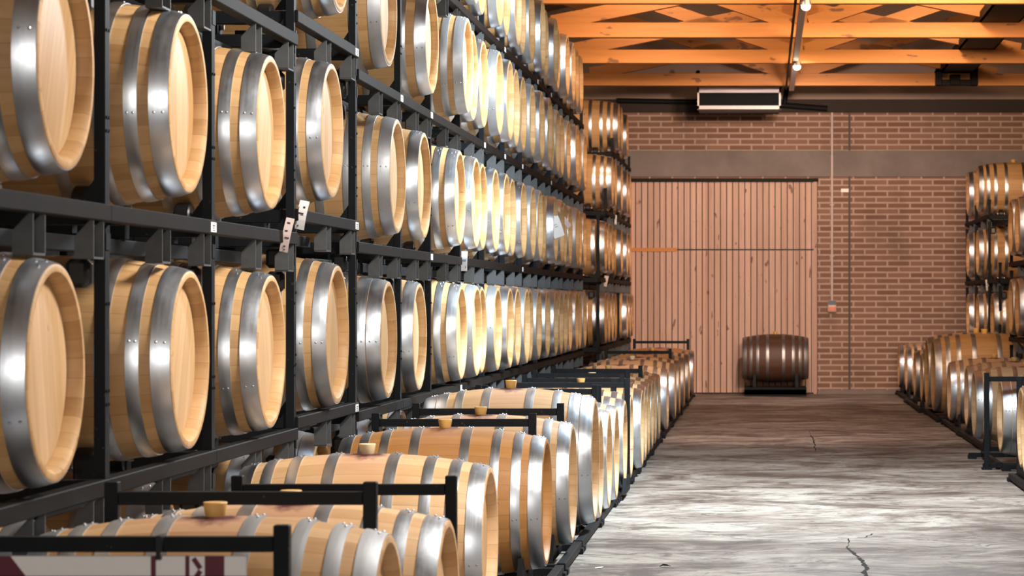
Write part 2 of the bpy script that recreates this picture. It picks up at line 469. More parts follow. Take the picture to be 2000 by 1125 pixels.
KSEQ = ['A', 'B', 'A', 'C', 'A', 'B', 'B', 'A']
bays = {}
for t in range(5):
    lst = []
    for (b, xr, d) in near[t]:
        lst.append([b, yc_from(xr, d), d])
    if t >= 1:
        for b in range(7, len(UP)-1):
            for s in (0, 1):
                if t == 4 and b == 14 and s == 1: continue
                lst.append([b, UP[b] + .375 + s*.70 + random.uniform(-.012, .012), 1.90 + random.uniform(-.03, .03)])
    for k, (b, yc, d) in enumerate(lst):
        yc = min(max(yc, UP[b]+.365), UP[b+1]-.365)
        dz = dzbay.get((b, t), 0); sr = 1.0
        if (b, t) == (3, 1): sr = 1.05
        zc = ZC[t] + dz
        kind = random.choice(KSEQ); hoop = random.choice(['hoop', 'hoop', 'hoop', 'hoop_w'])
        if (b, t) in ((0, 1), (1, 1), (2, 1), (3, 1), (0, 2), (1, 2), (2, 2), (3, 2), (6, 1), (6, 2)): kind, hoop = 'A', 'hoop'
        if (b, t) == (4, 1): kind, hoop = 'C', 'hoop'
        if (b, t) == (5, 1): kind, hoop = 'B', 'hoop'
        if (b, t) == (4, 2): kind, hoop = 'A', 'hoop_w'
        if (b, t) == (5, 2): kind, hoop = 'B', 'hoop'
        lab = 'oak barrel with steel hoops, %s from camera on %s of left rack' % (ORD[k+1], TIER[t])
        if t == 0: lab = 'shaded oak barrel on ground tier behind the left floor row, %s from camera' % ORD[k+1]
        if (b, t) == (4, 2): lab = 'oak barrel with whitish weathered hoops, fifth along middle shelf of left rack'
        if (b, t) == (4, 1): lab = 'oak barrel with broad drip-streaked end hoops, fifth along lower shelf of left rack'
        barrel(-(d+LB/2), yc, zc, lab, 'barrels on the left rack', kind, 'oak', hoop, scale=(1, sr, sr), roll=random.uniform(-.5, .5))
        bays.setdefault((b, t), []).append((yc, zc, XU-(d+LB/2), sr))
STK = {(1, 2), (3, 2), (5, 2), (3, 1), (6, 1), (3, 3), (4, 3), (5, 3), (7, 3), (8, 3), (9, 2), (9, 3), (8, 4), (10, 4), (11, 4), (11, 3)}
for t in range(5):
    for b in range(len(UP)-1):
        if t == 4 and b < 6: continue
        if t == 3 and b < 1: continue
        dz = dzbay.get((b, t), 0)
        dzn = dzbay.get((b, t+1), 0)
        ztop = ZR[t] + dz
        hgt = (ZR[t+1] + dzn - .06 - ztop) if t < 4 else .22
        rack(-1, XU, UP[b], UP[b+1], ztop, hgt,
             'black steel barrel rack, %s bay from camera, %s of left row' % (ORD[b+1], TIER[t]),
             'racks of the left row', bays.get((b, t), ()), sticker=(b, t) in STK, pockets=t > 0)

# far block of the left row, beyond the gap
FU = [30.55, 31.97, 33.39, 34.81, 36.23, 37.65]
far = {1: [(0, 0), (0, 1), (1, 0), (1, 1), (3, 1), (4, 0), (4, 1)], 2: [(0, 0), (0, 1), (1, 0), (2, 1), (3, 1), (4, 0)],
       3: [(1, 0), (1, 1), (2, 1), (3, 1), (4, 0)], 4: [(2, 0), (2, 1), (3, 1)]}
fb = {}
for t in (1, 2, 3, 4):
    for k, (b, s) in enumerate(far[t]):
        yc = FU[b] + .365 + s*.69; d = 1.86
        barrel(-(d+LB/2), yc, ZC[t], 'oak barrel, %s from camera on %s of far left rack by door' % (ORD[k+1], TIER[t]),
               'barrels on the far left rack', random.choice('AAB'), 'oak', 'hoop', roll=random.uniform(-.5, .5))
        fb.setdefault((b, t), []).append((yc, ZC[t], 1.93-(d+LB/2), 1.0))
for t in range(5):
    for b in range(5):
        if t == 4 and b < 2: continue
        if t == 3 and b < 1: continue
        hgt = (ZR[t+1]-.06-ZR[t]) if t < 4 else .2
        if t == 3 and b == 1: hgt = .3
        rack(-1, 1.93, FU[b], FU[b+1], ZR[t], hgt, 'black steel barrel rack, %s bay, %s of far left block by door' % (ORD[b+1], TIER[t]),
             'racks of the far left block', fb.get((b, t), ()), pockets=t > 0)

# ------------------------------------------------------------------ floor racks and barrels
def floor_rack(side, d, y0, y1, label, group, post=True, ztop=.80, L=.76, bar=True, postd=None, long_front=True):
    """low cradle on the floor; its far end carries two posts joined by a bar"""
    root = thing('floor_rack', label, 'rack', (side*d, y0 if side < 0 else y1, 0), (0, 0, 0 if side < 0 else PI), group)
    W = y1 - y0
    s = 1 if side < 0 else -1
    ye = W-.03 if side < 0 else .03
    pd = 0.0 if postd is None else (postd - d)
    xf, xb = (max(-.03, d-.99) if side < 0 else .07), -L-.11                      # front / back rails stand a little outside the posts
    for xx in (xf, xb):
        obj('rail', MB().bb(xx-.022, xx+.022, 0, W, .016, .060).bevel(.003).mesh('rail', M['rack']), root)
    for yy in (.05, W-.05):
        obj('crossbar', MB().bb(xb, xf, yy-.022, yy+.022, .012, .050).bevel(.003).mesh('crossbar', M['rack']), root)
        for xx in (xf+.005, xb-.005):
            obj('foot', MB().bb(xx-.03, xx+.03, yy-.05, yy+.05, 0, .030).bevel(.003).mesh('foot', M['rack']), root)
    if post:
        for xx in (-pd, -pd-L):
            obj('post', MB().bb(xx-.019, xx+.019, ye-.019, ye+.019, .03, ztop).bevel(.002).mesh('post', M['rack']), root)
        obj('top_bar', MB().bb(-pd-L+.02, -pd-.02, ye-.017, ye+.017, ztop-.065, ztop-.028).bevel(.002).mesh('top_bar', M['rack']), root)
    return root
def saddle(root, side, y0, y1, yc, xc, zc, sr):
    """two shaped cradle plates under one barrel"""
    yl = (yc-y0) if side < 0 else (y1-yc)
    for xx in (.02, -.78):
        r = rad(min(.46, abs(xx-xc)))*sr + .012
        pts = [(xx-.012, yl-.30, .04)]
        for k in range(11):
            a = -.75 + 1.5*k/10
            pts.append((xx-.012, yl + r*math.sin(a), max(.05, zc - r*math.cos(a))))
        pts.append((xx-.012, yl+.30, .04))
        obj('saddle', MB().poly(pts, (.024, 0, 0)).mesh('saddle', M['rack']), root)
ZF = .415
# (S, d_head, kind, wood, hoop, radial scale, bung, label)
FB = [
    (7.08, 1.015, 'A', 'oak_f', 'hoop_w', 1.0, 'bung', 'pale floor barrel with yellow bung and wine stain, nearest the camera'),
    (7.83, .945, 'A', 'oak_f', 'hoop', 1.0, 'bung', 'floor barrel second from camera on the left, bung just showing over black bar'),
    (10.0, 1.045, 'A', 'oak_f', 'hoop', 1.0, 'bung_c', 'pale floor barrel with cream bung ringed by dark wine, third on left'),
    (12.08, 1.0, 'A', 'oak_t', 'hoop', 1.0, 'bung', 'tan brown floor barrel with tan bung, fourth on left'),
    (13.33, .97, 'A', 'oak_f', 'hoop', 1.02, 'bung', 'pale floor barrel behind the tan brown barrel on the left'),
    (14.57, .935, 'C', 'oak_f', 'hoop', 1.16, 'bung', 'largest floor barrel on left with paired broad hoops at its end'),
]
for (yc, d, kd, wd, hp, sr, bg, lab) in FB:
    z = ZF + (.0 if sr < 1.1 else .045) - (.022 if yc == 7.83 else 0)
    o = barrel(-(d+LB/2), yc, z, lab, 'barrels in the left floor row', kd, wd, hp, scale=(1, sr, sr), bung=bg)
more = [(1178, .955), (1194, .945), (1208, .94), (1225, .945), (1237, .95), (1258, .925), (1264, .94), (1270, .95), (1277, .95), (1283, .96), (1290, .96),
        (1306, .95), (1321, .95), (1329, .95), (1338, .95), (1347, .95), (1356, .95)]
left_y = [(a[0], a[1], a[5]) for a in FB]
py = 14.57 + .06
for i, (xr, d) in enumerate(more):
    yc = max(F*d/(1490-xr) - .30, py + .715); py = yc
    barrel(-(d+LB/2), yc, .372, 'oak floor barrel in the left row, %s from camera, beyond the largest one' % ORD[i+7], 'barrels in the left floor row',
           random.choice('AAB'), random.choice(['oak_f', 'oak_f', 'oak_f', 'oak_t']), 'hoop', bung=['bung', None, 'bung_c', None, None][i % 5])
    left_y.append((yc, d, .999))
# racks: (y0, y1, d of posts, ztop, L, posts?)
FR = [(5.00, 6.36, 1.165, .80, .78, True), (6.42, 7.47, 1.118, .828, .735, True), (7.50, 8.83, 1.05, .755, .72, True), (9.30, 10.70, 1.10, .8, .76, False),
      (11.40, 12.72, 1.12, .80, .76, True), (12.80, 13.97, 1.08, .80, .77, True), (14.02, 15.60, 1.08, .80, .76, False),
      (15.66, 17.12, 1.10, .80, .76, True), (17.18, 17.50, 1.10, .785, .76, True), (17.55, 18.46, .957, .80, .80, True), (18.50, 19.30, 1.10, .775, .76, True),
      (19.36, 20.42, 1.10, .775, .76, True), (20.48, 21.28, 1.10, .79, .76, True), (21.34, 22.86, 1.07, .785, .76, True), (22.92, 25.0, 1.07, .76, .76, False),
      (25.6, 28.0, 1.07, .76, .76, False), (28.1, 31.0, 1.10, .79, .76, True), (31.1, 33.6, 1.07, .79, .76, False), (33.7, 36.95, 1.06, .82, .76, True)]
for i, (y0, y1, d, zt, L, p) in enumerate(FR):
    lab = 'low black floor rack, %s from camera in the left row, %s' % (ORD[i+1], 'with end bar' if p else 'without posts')
    r = floor_rack(-1, d, y0, y1, lab, 'floor racks of the left row', p, zt, L)
    for (yc, dh, sr) in left_y:
        if y0 <= yc <= y1: saddle(r, -1, y0, y1, yc, d-(dh+LB/2), (.372 if sr == .999 else ZF) + (0 if sr < 1.1 else .045), sr)
# right floor row
RFB = [(1753, 1.95, 1), (1768, 1.97, 1), (1784, 1.95, 1), (1797, 1.95, 1), (1805.5, 1.93, 1.42), (1817.5, 1.93, 1.42), (1849.5, 1.94, 1), (1883, 2.0, 1),
       (1897, 1.91, 1), (1947, 1.93, 1), (1986, 1.90, 1), (1994, 1.86, 1)]
right_y = []
for i, (xl, d, sr) in enumerate(RFB):
    yc = F*d/(xl-1490) - .30*sr
    yc = min(yc, 37.5)
    if sr == 1:
        lab = 'oak floor barrel in the right row, %s from the back wall' % ORD[i+1]
        if i == 9: lab = 'pale floor barrel on the right just in front of the black goalpost'
        if i == 11: lab = 'nearest floor barrel at the right picture edge'
        barrel(d+LB/2, yc, ZF, lab, 'barrels in the right floor row', 'A' if i < 9 else 'C', 'oak_f', 'hoop', flip=True, bung='bung')
        right_y.append((yc, d, 1.0))
    else:
        lab = 'oversized tan barrel in the right floor row, %s' % ('farther of the pair' if i == 4 else 'nearer of the pair')
        barrel(d+LB/2*1.24, yc, .515, lab, 'oversized barrels on the right', 'A', 'oak', 'hoop', flip=True, scale=(1.24, 1.40, 1.36), bung='bung')
for i, (y0, y1, d, zt, p) in enumerate([(34.9, 37.9, 2.02, .78, False), (31.5, 34.85, 1.98, .78, False), (29.0, 31.3, 2.03, .6, False), (26.2, 28.6, 2.05, .6, False), (23.2, 26.1, 2.05, .6, False),
                                        (20.85, 22.4, 1.79, .775, True), (19.62, 20.8, 1.93, .78, True), (18.0, 19.55, 1.93, .78, False)]):
    lab = 'low black floor rack in right row, %s from back wall%s' % (ORD[i+1], ', with end bar' if p else '')
    r = floor_rack(1, d, y0, y1, lab, 'floor racks of the right row', p, zt, .80) if not p else None
    if p:
        r = thing('floor_rack', lab, 'rack', (d, y1, 0), (0, 0, PI), 'floor racks of the right row')
        W = y1-y0
        xf, xb = -.10, -.98
        for xx in (xf, xb): obj('rail', MB().bb(xx-.022, xx+.022, 0, W, .016, .060).bevel(.003).mesh('rail', M['rack']), r)
        for yy in (.07, W-.05): obj('crossbar', MB().bb(xb, .03, yy-.022, yy+.022, .012, .050).bevel(.003).mesh('crossbar', M['rack']), r)
        for xx in (0, -.95):
            for yy in (W-.03,):
                obj('post', MB().bb(xx-.02, xx+.02, yy-.02, yy+.02, .0, zt).bb(xx-.04, xx+.04, yy-.04, yy+.04, 0, .02).bevel(.002).mesh('post', M['rack']), r)
            obj('foot', MB().bb(xx-.035, xx+.035, .02, .12, 0, .035).mesh('foot', M['rack']), r)
        obj('top_bar', MB().bb(-.93, -.02, W-.047, W-.013, zt-.07, zt-.03).bevel(.002).mesh('top_bar', M['rack']), r)
    for (yc, dh, sr) in right_y:
        if y0 <= yc <= y1 and not p: saddle(r, 1, y0, y1, yc, d-(dh+LB/2), ZF, sr)
# right upper racks near the back wall
def rrack(y0, y1, d, t, dz, hgt, ys, lab_r, dh, labs, fl=0):
    bs = []
    for yc, lb in zip(ys, labs):
        barrel(dh+LB/2, yc, ZC[t]+dz, lb, 'barrels on the right rack', 'A', 'oak', 'hoop', flip=True, roll=random.uniform(-.3, .3) if t < 3 else 0, bung='bung' if t == 3 else None)
        bs.append((yc, ZC[t]+dz, d-(dh+LB/2), 1.0))
    rack(1, d, y0, y1, ZR[t]+dz, hgt, lab_r, 'racks of the right row', bs, pockets=t > 0)
cols = [(35.5, 37.1, 36.06, 'farthest'), (33.4, 35.44, 34.43, 'middle'), (31.9, 33.34, 32.2, 'nearer')]
for ci, (y0, y1, yc, nm) in enumerate(cols):
    tops = (1, 2, 3) if ci < 2 else (1, 2)
    for t in (0,)+tops:
        hgt = ZR[t+1]-.06-ZR[t] if (t < tops[-1]) else .22
        has = t > 0 and not (ci == 2 and t == 2)
        rrack(y0, y1, 2.9, t, 0, hgt, [yc] if has else [], 'black steel rack, %s column by back wall on right, %s' % (nm, TIER[t]), 2.83,
              ['oak barrel in %s column of the far right rack, %s' % (nm, TIER[t])])
for t in (0, 1, 2):
    dz = [0, .14, .15][t]
    hgt = [.82, .76, .50][t]
    rrack(26.9, 28.9, 2.75, t, dz, hgt, [28.22, 27.5] if t else [], 'black steel rack cut by right picture edge, %s' % TIER[t], 2.68,
          ['oak barrel at right picture edge on %s, farther of two' % TIER[t], 'oak barrel at right picture edge on %s, nearer of two' % TIER[t]])

# barrel in front of the wooden door
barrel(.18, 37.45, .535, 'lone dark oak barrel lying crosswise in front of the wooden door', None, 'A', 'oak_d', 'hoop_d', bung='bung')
dr = thing('cradle', 'low black cradle under the lone barrel by the door', 'rack', (.18, 37.45, 0))
for xx in (-.3, .3):
    pts = [(xx-.02, -.34, .06)]
    for k in range(11):
        a = -.85+1.7*k/10; r = rad(.3)+.004
        pts.append((xx-.02, r*math.sin(a), .535-r*math.cos(a)))
    pts.append((xx-.02, .34, .06))
    obj('saddle', MB().poly(pts, (.04, 0, 0)).mesh('saddle', M['rack']), dr)
obj('base', MB().bb(-.44, .44, -.34, -.26, .0, .13).bb(-.44, .44, .26, .34, 0, .13).bb(-.44, .44, -.34, .34, .02, .10).bevel(.004).mesh('base', M['rack']), dr)

# ------------------------------------------------------------------ paper tags
def tag_card(name, x, y, S, w, h, rz, tilt, mat, label, marks, cat='tag'):
    """card at pixel place x, y for scale S (px per metre); marks in card units"""
    Y = F/S; X = (x-1490)/S; Z = H-(y-590)/S
    root = thing(name, label, cat, (X, Y, Z), (0, tilt, rz))
    mb = MB(); n = 6
    vs = []
    for i in range(n+1):
        z = -h/2 + h*i/n; b = .012*math.sin(PI*i/n)
        vs.append([mb.bm.verts.new((-w/2, -b, z)), mb.bm.verts.new((w/2, -b, z)), mb.bm.verts.new((w/2, -b+.0012, z)), mb.bm.verts.new((-w/2, -b+.0012, z))])
    for i in range(n):
        A, B = vs[i], vs[i+1]
        for k in range(4): mb.bm.faces.new((A[k], A[(k+1) % 4], B[(k+1) % 4], B[k]))
    mb.bm.faces.new(vs[0]); mb.bm.faces.new(vs[-1][::-1])
    obj('card', mb.mesh('card', mat), root)
    mk = MB()
    for (u, v, a, b_) in marks:
        zz = (v-.5)*h; bend = .012*math.sin(PI*v)
        mk.bb((u-.5)*w-a*w/2, (u-.5)*w+a*w/2, -bend-.0015, -bend-.0002, zz-b_*h/2, zz+b_*h/2)
    obj('writing', mk.mesh('writing', M['ink'] if marks is not BL else M['blueink']), root)
    return root
BL = [(.5, .55, .7, .05), (.5, .49, .6, .03), (.72, .2, .12, .12)]
tag_card('paper_tag', 590, 420, 467, .040, .122, 0, .20, M['white'], 'white paper tag hung askew on the rack upright, upper one of two',
         [(.62, .77, .2, .07), (.4, .55, .55, .055), (.55, .5, .3, .01), (.3, .12, .14, .05), (.08, .7, .05, .12), (.1, .2, .06, .1)])
tag_card('paper_tag', 560.5, 459, 482.5, .034, .140, 0, .21, M['pinkpaper'], 'pinkish paper tag below the white tag on the rack upright',
         [(.45, .85, .35, .05), (.4, .62, .3, .04), (.62, .42, .5, .04), (.5, .17, .25, .04), (.55, .07, .18, .035)])
tag_card('paper_tag', 907, 510, 302.5, .040, .128, 0, 0.03, M['white'], 'small white tag with a blue line hanging from middle shelf rail', BL)
tag_card('paper_sheet', 1086, 443, 213.5, .105, .20, .4, -.35, M['white'], 'white paper sheet stuck at an angle on a middle shelf barrel', [(.5, .5, .3, .02), (.45, .6, .3, .02)], 'paper')
tag_card('paper_sheet', 1100, 428, 206, .05, .20, .5, -.75, M['pinkpaper'], 'greyish paper strip slanting beside the white sheet on middle shelf', [(.5, .5, .4, .03)], 'paper')
tag_card('paper_tag', 1202.5, 429, 151.5, .028, .12, 0, .0, M['white'], 'tiny white tag on the far left rack near the door', [(.5, .5, .3, .1)])
tag_card('paper_tag', 1183, 549, 161.5, .05, .13, 0, .2, M['pinkpaper'], 'tiny pinkish tag above the lower shelf of the far left rack', [(.5, .5, .3, .1)])
tag_card('paper_tag', 1928, 557, 152.5, .035, .14, 0, -.08, M['white'], 'white tag on the far right rack between shelves', [(.5, .5, .3, .1)])

# white hanging panel with maroon print on the nearest floor rack
sg = thing('hanging_panel', 'white panel with maroon print hung under the nearest black bar', 'panel', (-1.90, 6.30, .62))
obj('board', MB().bb(-.42, .655, -.006, .006, -.42, .108).bevel(.002).mesh('board', M['white']), sg)
pm = MB()
pm.poly([(-.42, -.0075, .108), (.086, -.0075, .108), (.124, -.0075, .059), (.20, -.0075, -.03), (-.42, -.0075, -.03)], (0, .001, 0))
pm.bb(.425, .437, -.0075, -.006, -.3, .108); pm.bb(.508, .518, -.0075, -.006, -.3, .108)
pm.bb(.555, .602, -.0075, -.006, -.3, .108)
for k in range(5): pm.box((.536, -.007, .09-.03*k), (.012, .001, .03), Matrix.Rotation(.6 if k % 2 else -.6, 3, 'Y'))
pm.bb(-.42, .66, -.0075, -.006, .052, .060)
obj('print', pm.mesh('print', M['maroon']), sg)
obj('strap', MB().bb(.44, .452, -.022, .045, .10, .158).bb(-.3, -.288, -.022, .045, .10, .158).mesh('strap', M['roller']), sg)

# ------------------------------------------------------------------ room shell
YW = 38.06
XL, XR = -6.6, 7.4; XM = .41
struct('floor', MB().bb(XL-.2, XR+.2, -8, YW+.3, -.15, 0).mesh('floor', M['floor']))
fl = bpy.data.objects['floor']
def crack(pts, w):
    mb = MB(); bm = mb.bm
    random.seed(3)
    P = []
    for i in range(len(pts)-1):
        a, b = pts[i], pts[i+1]
        for k in range(6):
            t = k/6; P.append((a[0]+(b[0]-a[0])*t + random.uniform(-.010, .010), a[1]+(b[1]-a[1])*t, w*(a[2]+(b[2]-a[2])*t)*random.uniform(.4, 1.5)))
    P.append((pts[-1][0], pts[-1][1], w*pts[-1][2]))
    prev = None
    for (x, y, ww) in P:
        v = (bm.verts.new((x-ww, y, .0012)), bm.verts.new((x+ww, y, .0012)))
        if prev: bm.faces.new((prev[0], prev[1], v[1], v[0]))
        prev = v
    return mb.mesh('crack', M['crack'])
def fp(x, y, w):
    S = (y-590)/H; return ((x-1490)/S, F/S, w)
obj('crack', crack([fp(1692, 1130, 1.2), fp(1690, 1108, 1.1), fp(1684, 1098, 1), fp(1678, 1090, .7), fp(1668, 1082, .7), fp(1659, 1076, .8), fp(1655, 1068, .3), fp(1657, 1052, .3)], .011), fl)
obj('crack', crack([fp(1690, 1051, .2), fp(1700, 1044, .5), fp(1704, 1042, .2)], .01), fl)
obj('crack', crack([fp(1657, 1052, .4), fp(1640, 1053, .5), fp(1622, 1052.5, .2)], .004), fl)
obj('crack', crack([fp(1594, 880, .5), fp(1590, 868, .8), fp(1588, 858, .9), fp(1583, 850, .4), fp(1580, 842, .2)], .008), fl)
S0 = (1108-590)/H
lf = MB(); Lp = [(-.026, 0, .004), (-.012, -.010, .010), (.006, -.012, .012), (.022, -.004, .006), (.034, .002, .003), (.018, .010, .011), (-.004, .013, .014), (-.018, .009, .008)]
lf.poly(Lp, (0, 0, .002))
tag(obj('dry_leaf', lf.mesh('dry_leaf', M['rail']), None, ((1298-1490)/S0, F/S0, 0), (0, 0, .3)), 'small dark dry leaf lying on the concrete floor near the left row', 'leaf')
lf = MB().poly([(-.018, -.02, .001), (.012, -.024, .003), (.022, .006, .007), (-.004, .022, .004), (-.022, .01, .002)], (0, 0, .0015))
tag(obj('paint_flake', lf.mesh('paint_flake', M['white']), None, ((1170-1490)/388, F/388, 0)), 'small white flake on the floor beside the left barrel row', 'flake')
# back wall with the door opening between X0 and X1
SW = F/YW
def wx(px): return (px-1490)/SW
def wz(py): return H-(py-590)/SW
dx0, dx1, dz1 = wx(1229), wx(1597), wz(350)
mb = MB(); mb.bb(XL, dx0, YW, YW+.3, 0, 4.30).bb(dx1, XR, YW, YW+.3, 0, 4.30).bb(dx0, dx1, YW, YW+.3, dz1, 4.30)
struct('wall_back', mb.mesh('wall_back', M['brick']))
struct('trim_1', MB().bb(XL, XR, YW-.03, YW+.02, wz(345), wz(294)).mesh('trim_1', M['band']))
struct('trim_2', MB().bb(wx(1657), wx(1661), YW-.012, YW+.02, 0, 4.28).mesh('trim_2', M['darkwall']))
struct('trim_3', MB().bb(XL, XR, YW-.05, YW+.03, 4.10, 4.29).mesh('trim_3', M['dark_trim']))  # dark strip painting in the shade along the wall top
struct('wall_gable', MB().bb(XL, XR, YW+.02, YW+.3, 4.29, 6.4).mesh('wall_gable', M['plaster']))
struct('baseboard_back', MB().bb(dx1+.02, XR, YW-.015, YW+.02, 0, .06).mesh('baseboard_back', M['band']))
# wooden door: vertical boards, seam, dark strip for the shaded top gap, jamb
d1 = obj('door_1', None); d1['kind'] = 'structure'
bd = MB(); n = 31; wdt = (dx1-dx0)/n
for i in range(n):
    dep = .004*(i % 2)
    bd.bb(dx0+i*wdt+.007, dx0+(i+1)*wdt-.007, YW+.06-dep, YW+.10, .02, wz(489))
    bd.bb(dx0+i*wdt+.007, dx0+(i+1)*wdt-.007, YW+.055-dep, YW+.10, wz(486), dz1-.03)
obj('boards', bd.mesh('boards', M['door']), d1)
obj('backing', MB().bb(dx0, dx1, YW+.10, YW+.14, 0, dz1).mesh('backing', M['darkwall']), d1)
obj('batten', MB().bb(dx0+.01, wx(1322), YW+.03, YW+.06, wz(491), wz(484)).mesh('batten', M['timber']), d1)
obj('jamb', MB().bb(dx1-.06, dx1-.012, YW+.0, YW+.06, 0, dz1-.03).mesh('jamb', M['door']), d1)
obj('jamb', MB().bb(dx0-.02, dx0+.03, YW-.02, YW+.06, 0, dz1).mesh('jamb', M['timber']), d1)
obj('gap_shade', MB().bb(dx0-.03, dx1+.01, YW-.035, YW+.12, dz1-.035, dz1+.01).mesh('gap_shade', M['darksteel']), d1)  # dark strip painted in for the shadow gap over the door
struct('wall_left', MB().bb(XL-.2, XL, -8, YW+.3, 0, 5.2).mesh('wall_left', M['darkwall']))
struct('wall_right', MB().bb(XR, XR+.2, -8, YW+.3, 0, 5.2).mesh('wall_right', M['brick']))
# roof planes
RZ, EZ = 6.35, 4.75
mb = MB()
for (xa, za, xb, zb) in ((XL-.3, EZ, XM, RZ), (XM, RZ, XR+.3, EZ)):
    mb.poly([(xa, -8, za), (xb, -8, zb), (xb, -8, zb+.15), (xa, -8, za+.15)], (0, YW+8.3, 0))
struct('ceiling', mb.mesh('ceiling', M['roof']))
# trusses
ZB, CH = 4.27, .165
tn = ['nearest the back wall', 'second from the back wall', 'third from the back wall', 'fourth from the back wall', 'fifth from the back wall', 'sixth from the back wall', 'seventh from the back wall']
chord = MB().bb(XL, XR, -.06, .06, ZB, ZB+CH).bevel(.004).mesh('bottom_chord', M['timber'])
def rz(x): return EZ + (RZ-EZ)*(1-abs(x-XM)/7.3) - .12
raft = [MB().bar((XM, 0, rz(XM)), (XM+s*6.9, 0, rz(XM+s*6.9)), .20, .12).mesh('rafter', M['timber']) for s in (-1, 1)]
vst = [MB().bar((XM+s*.10, 0, ZB+CH), (XM+s*3.3, 0, rz(XM+s*3.3)), .15, .10).mesh('strut', M['timber']) for s in (-1, 1)]
ost = [MB().bar((XM+s*2.75, 0, ZB+CH), (XM+s*.07, 0, ZB+CH+.52), .16, .10).mesh('brace', M['timber']) for s in (-1, 1)]
king = MB().bb(XM-.08, XM+.08, -.055, .055, ZB+CH-.01, RZ-.1).mesh('king_post', M['timber'])
gus = MB().poly([(XM-.32, 0, ZB+.02), (XM+.32, 0, ZB+.02), (XM+.38, 0, ZB+CH+.10), (XM+.1, 0, ZB+CH+.25), (XM-.1, 0, ZB+CH+.25), (XM-.38, 0, ZB+CH+.10)], (0, .012, 0)).mesh('gusset', M['timber'])
for i, yb in enumerate([35.4, 32.07, 28.96, 25.68, 22.5, 19.3, 16.0]):
    r = thing('roof_truss', 'orange timber roof truss spanning the hall, %s' % tn[i], 'truss', (0, yb, 0), group='roof trusses')
    obj('bottom_chord', chord, r)
    for me in raft: obj('rafter', me, r)
    for me in vst: obj('strut', me, r)
    for me in ost: obj('brace', me, r)
    obj('king_post', king, r); obj('gusset', gus, r, (0, .062, 0))
# lamp trunking under the chords along the middle of the hall
tr = thing('light_trunking', 'pale metal lighting channel running along the hall under the beams', 'lighting track', (XM-.02, 14, ZB))
obj('channel', MB().bb(-.035, .035, 0, 21.6, -.05, -.004).bevel(.003).mesh('channel', M['galv']), tr)
obj('cable', MB().cyl((-.075, 0, -.03), (-.075, 21.5, -.03), .014, 10).mesh('cable', M['darksteel']), tr)
for yy in (24.9, 31.3):
    lp = thing('spot_lamp', 'small glowing lamp on the ceiling channel, %s' % ('nearer, at top edge of picture' if yy < 26 else 'farther, before the second beam'), 'lamp', (XM+.0, yy, ZB-.05), group='lamps on the ceiling channel')
    obj('housing', MB().cyl((0, 0, 0), (0, 0, -.05), .045, 20, .055).mesh('housing', M['galv'], 40), lp)
    obj('bulb', MB().ball((0, 0, -.055), .048, 2).mesh('bulb', M['lampglow'], 60), lp)
# black duct resting on the chords
du = thing('cable_tray', 'black duct running along the top of the beams on the right', 'duct', (2.62, 14, ZB+CH))
obj('tray', MB().bb(-.22, .22, 0, 21.3, .0, .02).bb(-.22, -.20, 0, 21.3, 0, .12).bb(.20, .22, 0, 21.3, 0, .12).mesh('tray', M['darksteel']), du)
obj('pipe', MB().cyl((-.08, 0, .08), (-.08, 21.3, .08), .05, 14).cyl((.08, 0, .07), (.08, 21.3, .07), .045, 14).mesh('pipe', M['darksteel'], 40), du)
mt = thing('junction_unit', 'black machine hung on the last beam at right', 'fixture', (2.62, 35.265, ZB))
obj('case', MB().bb(-.28, .28, -.08, .08, -.01, .07).bb(-.29, -.20, -.09, .07, -.01, .22).bb(.18, .28, -.09, .07, -.01, .22).bb(-.1, .04, -.09, .05, -.0, .14).bb(-.29, .28, -.09, .22, CH, CH+.04).bevel(.006).mesh('case', M['darksteel']), mt)
# heater hung in front of the back wall
SH = 140.0; YH = F/SH
def hx(p): return (p-1490)/SH
def hz(p): return H-(p-590)/SH
ht = thing('wall_heater', 'white long heater with black front hung below the beams above the door', 'heater', (hx(1443.5), YH, hz(192)))
w2, h2 = (hx(1525)-hx(1362))/2, (hz(167)-hz(210))/2
mb = MB().bb(-w2, w2, 0, .30, -h2, h2)
mb.bevel(.012)
mb.bb(-w2, w2, -.014, .01, h2-.075, h2-.002).bb(-w2, w2, -.014, .01, -h2+.002, -h2+.05).bb(-w2, -w2+.025, -.014, .01, -h2, h2).bb(w2-.025, w2, -.014, .01, -h2, h2)
obj('case', mb.mesh('case', M['casewhite']), ht)
mb = MB().bb(-w2+.025, w2-.025, -.004, .004, -h2+.05, h2-.075)
for k in range(9):
    zz = -h2+.06+k*(2*h2-.145)/8; mb.bb(-w2+.03, w2-.03, -.009, -.003, zz-.004, zz+.004)
obj('grille', mb.mesh('grille', M['grille']), ht)
obj('under_tray', MB().poly([(-w2+.01, 0, -h2), (w2-.01, 0, -h2), (w2-.03, 0, -h2-.045), (-w2+.03, 0, -h2-.045)], (0, .28, 0)).mesh('under_tray', M['dark_trim']), ht)
for px in (1363, 1526):
    obj('hanging_rod', MB().cyl((hx(px)-hx(1443.5), .02, h2-.02), (hx(px)-hx(1443.5), .02, hz(140)-hz(192)), .008, 8).ball((hx(px)-hx(1443.5), .02, hz(141)-hz(192)), .035).mesh('hanging_rod', M['darksteel']), ht)
pp = thing('dark_pipe', 'dark pipe along the brick wall behind the white heater', 'pipe', (0, YW-.0455, wz(200)))
obj('run', MB().cyl((wx(1205), 0, .02), (wx(1365), 0, .0), .04, 12).mesh('run', M['darksteel'], 40), pp)
obj('run', MB().cyl((wx(1500), 0, -.03), (wx(1616), 0, wz(213)-wz(200)), .045, 12).mesh('run', M['darksteel'], 40), pp)
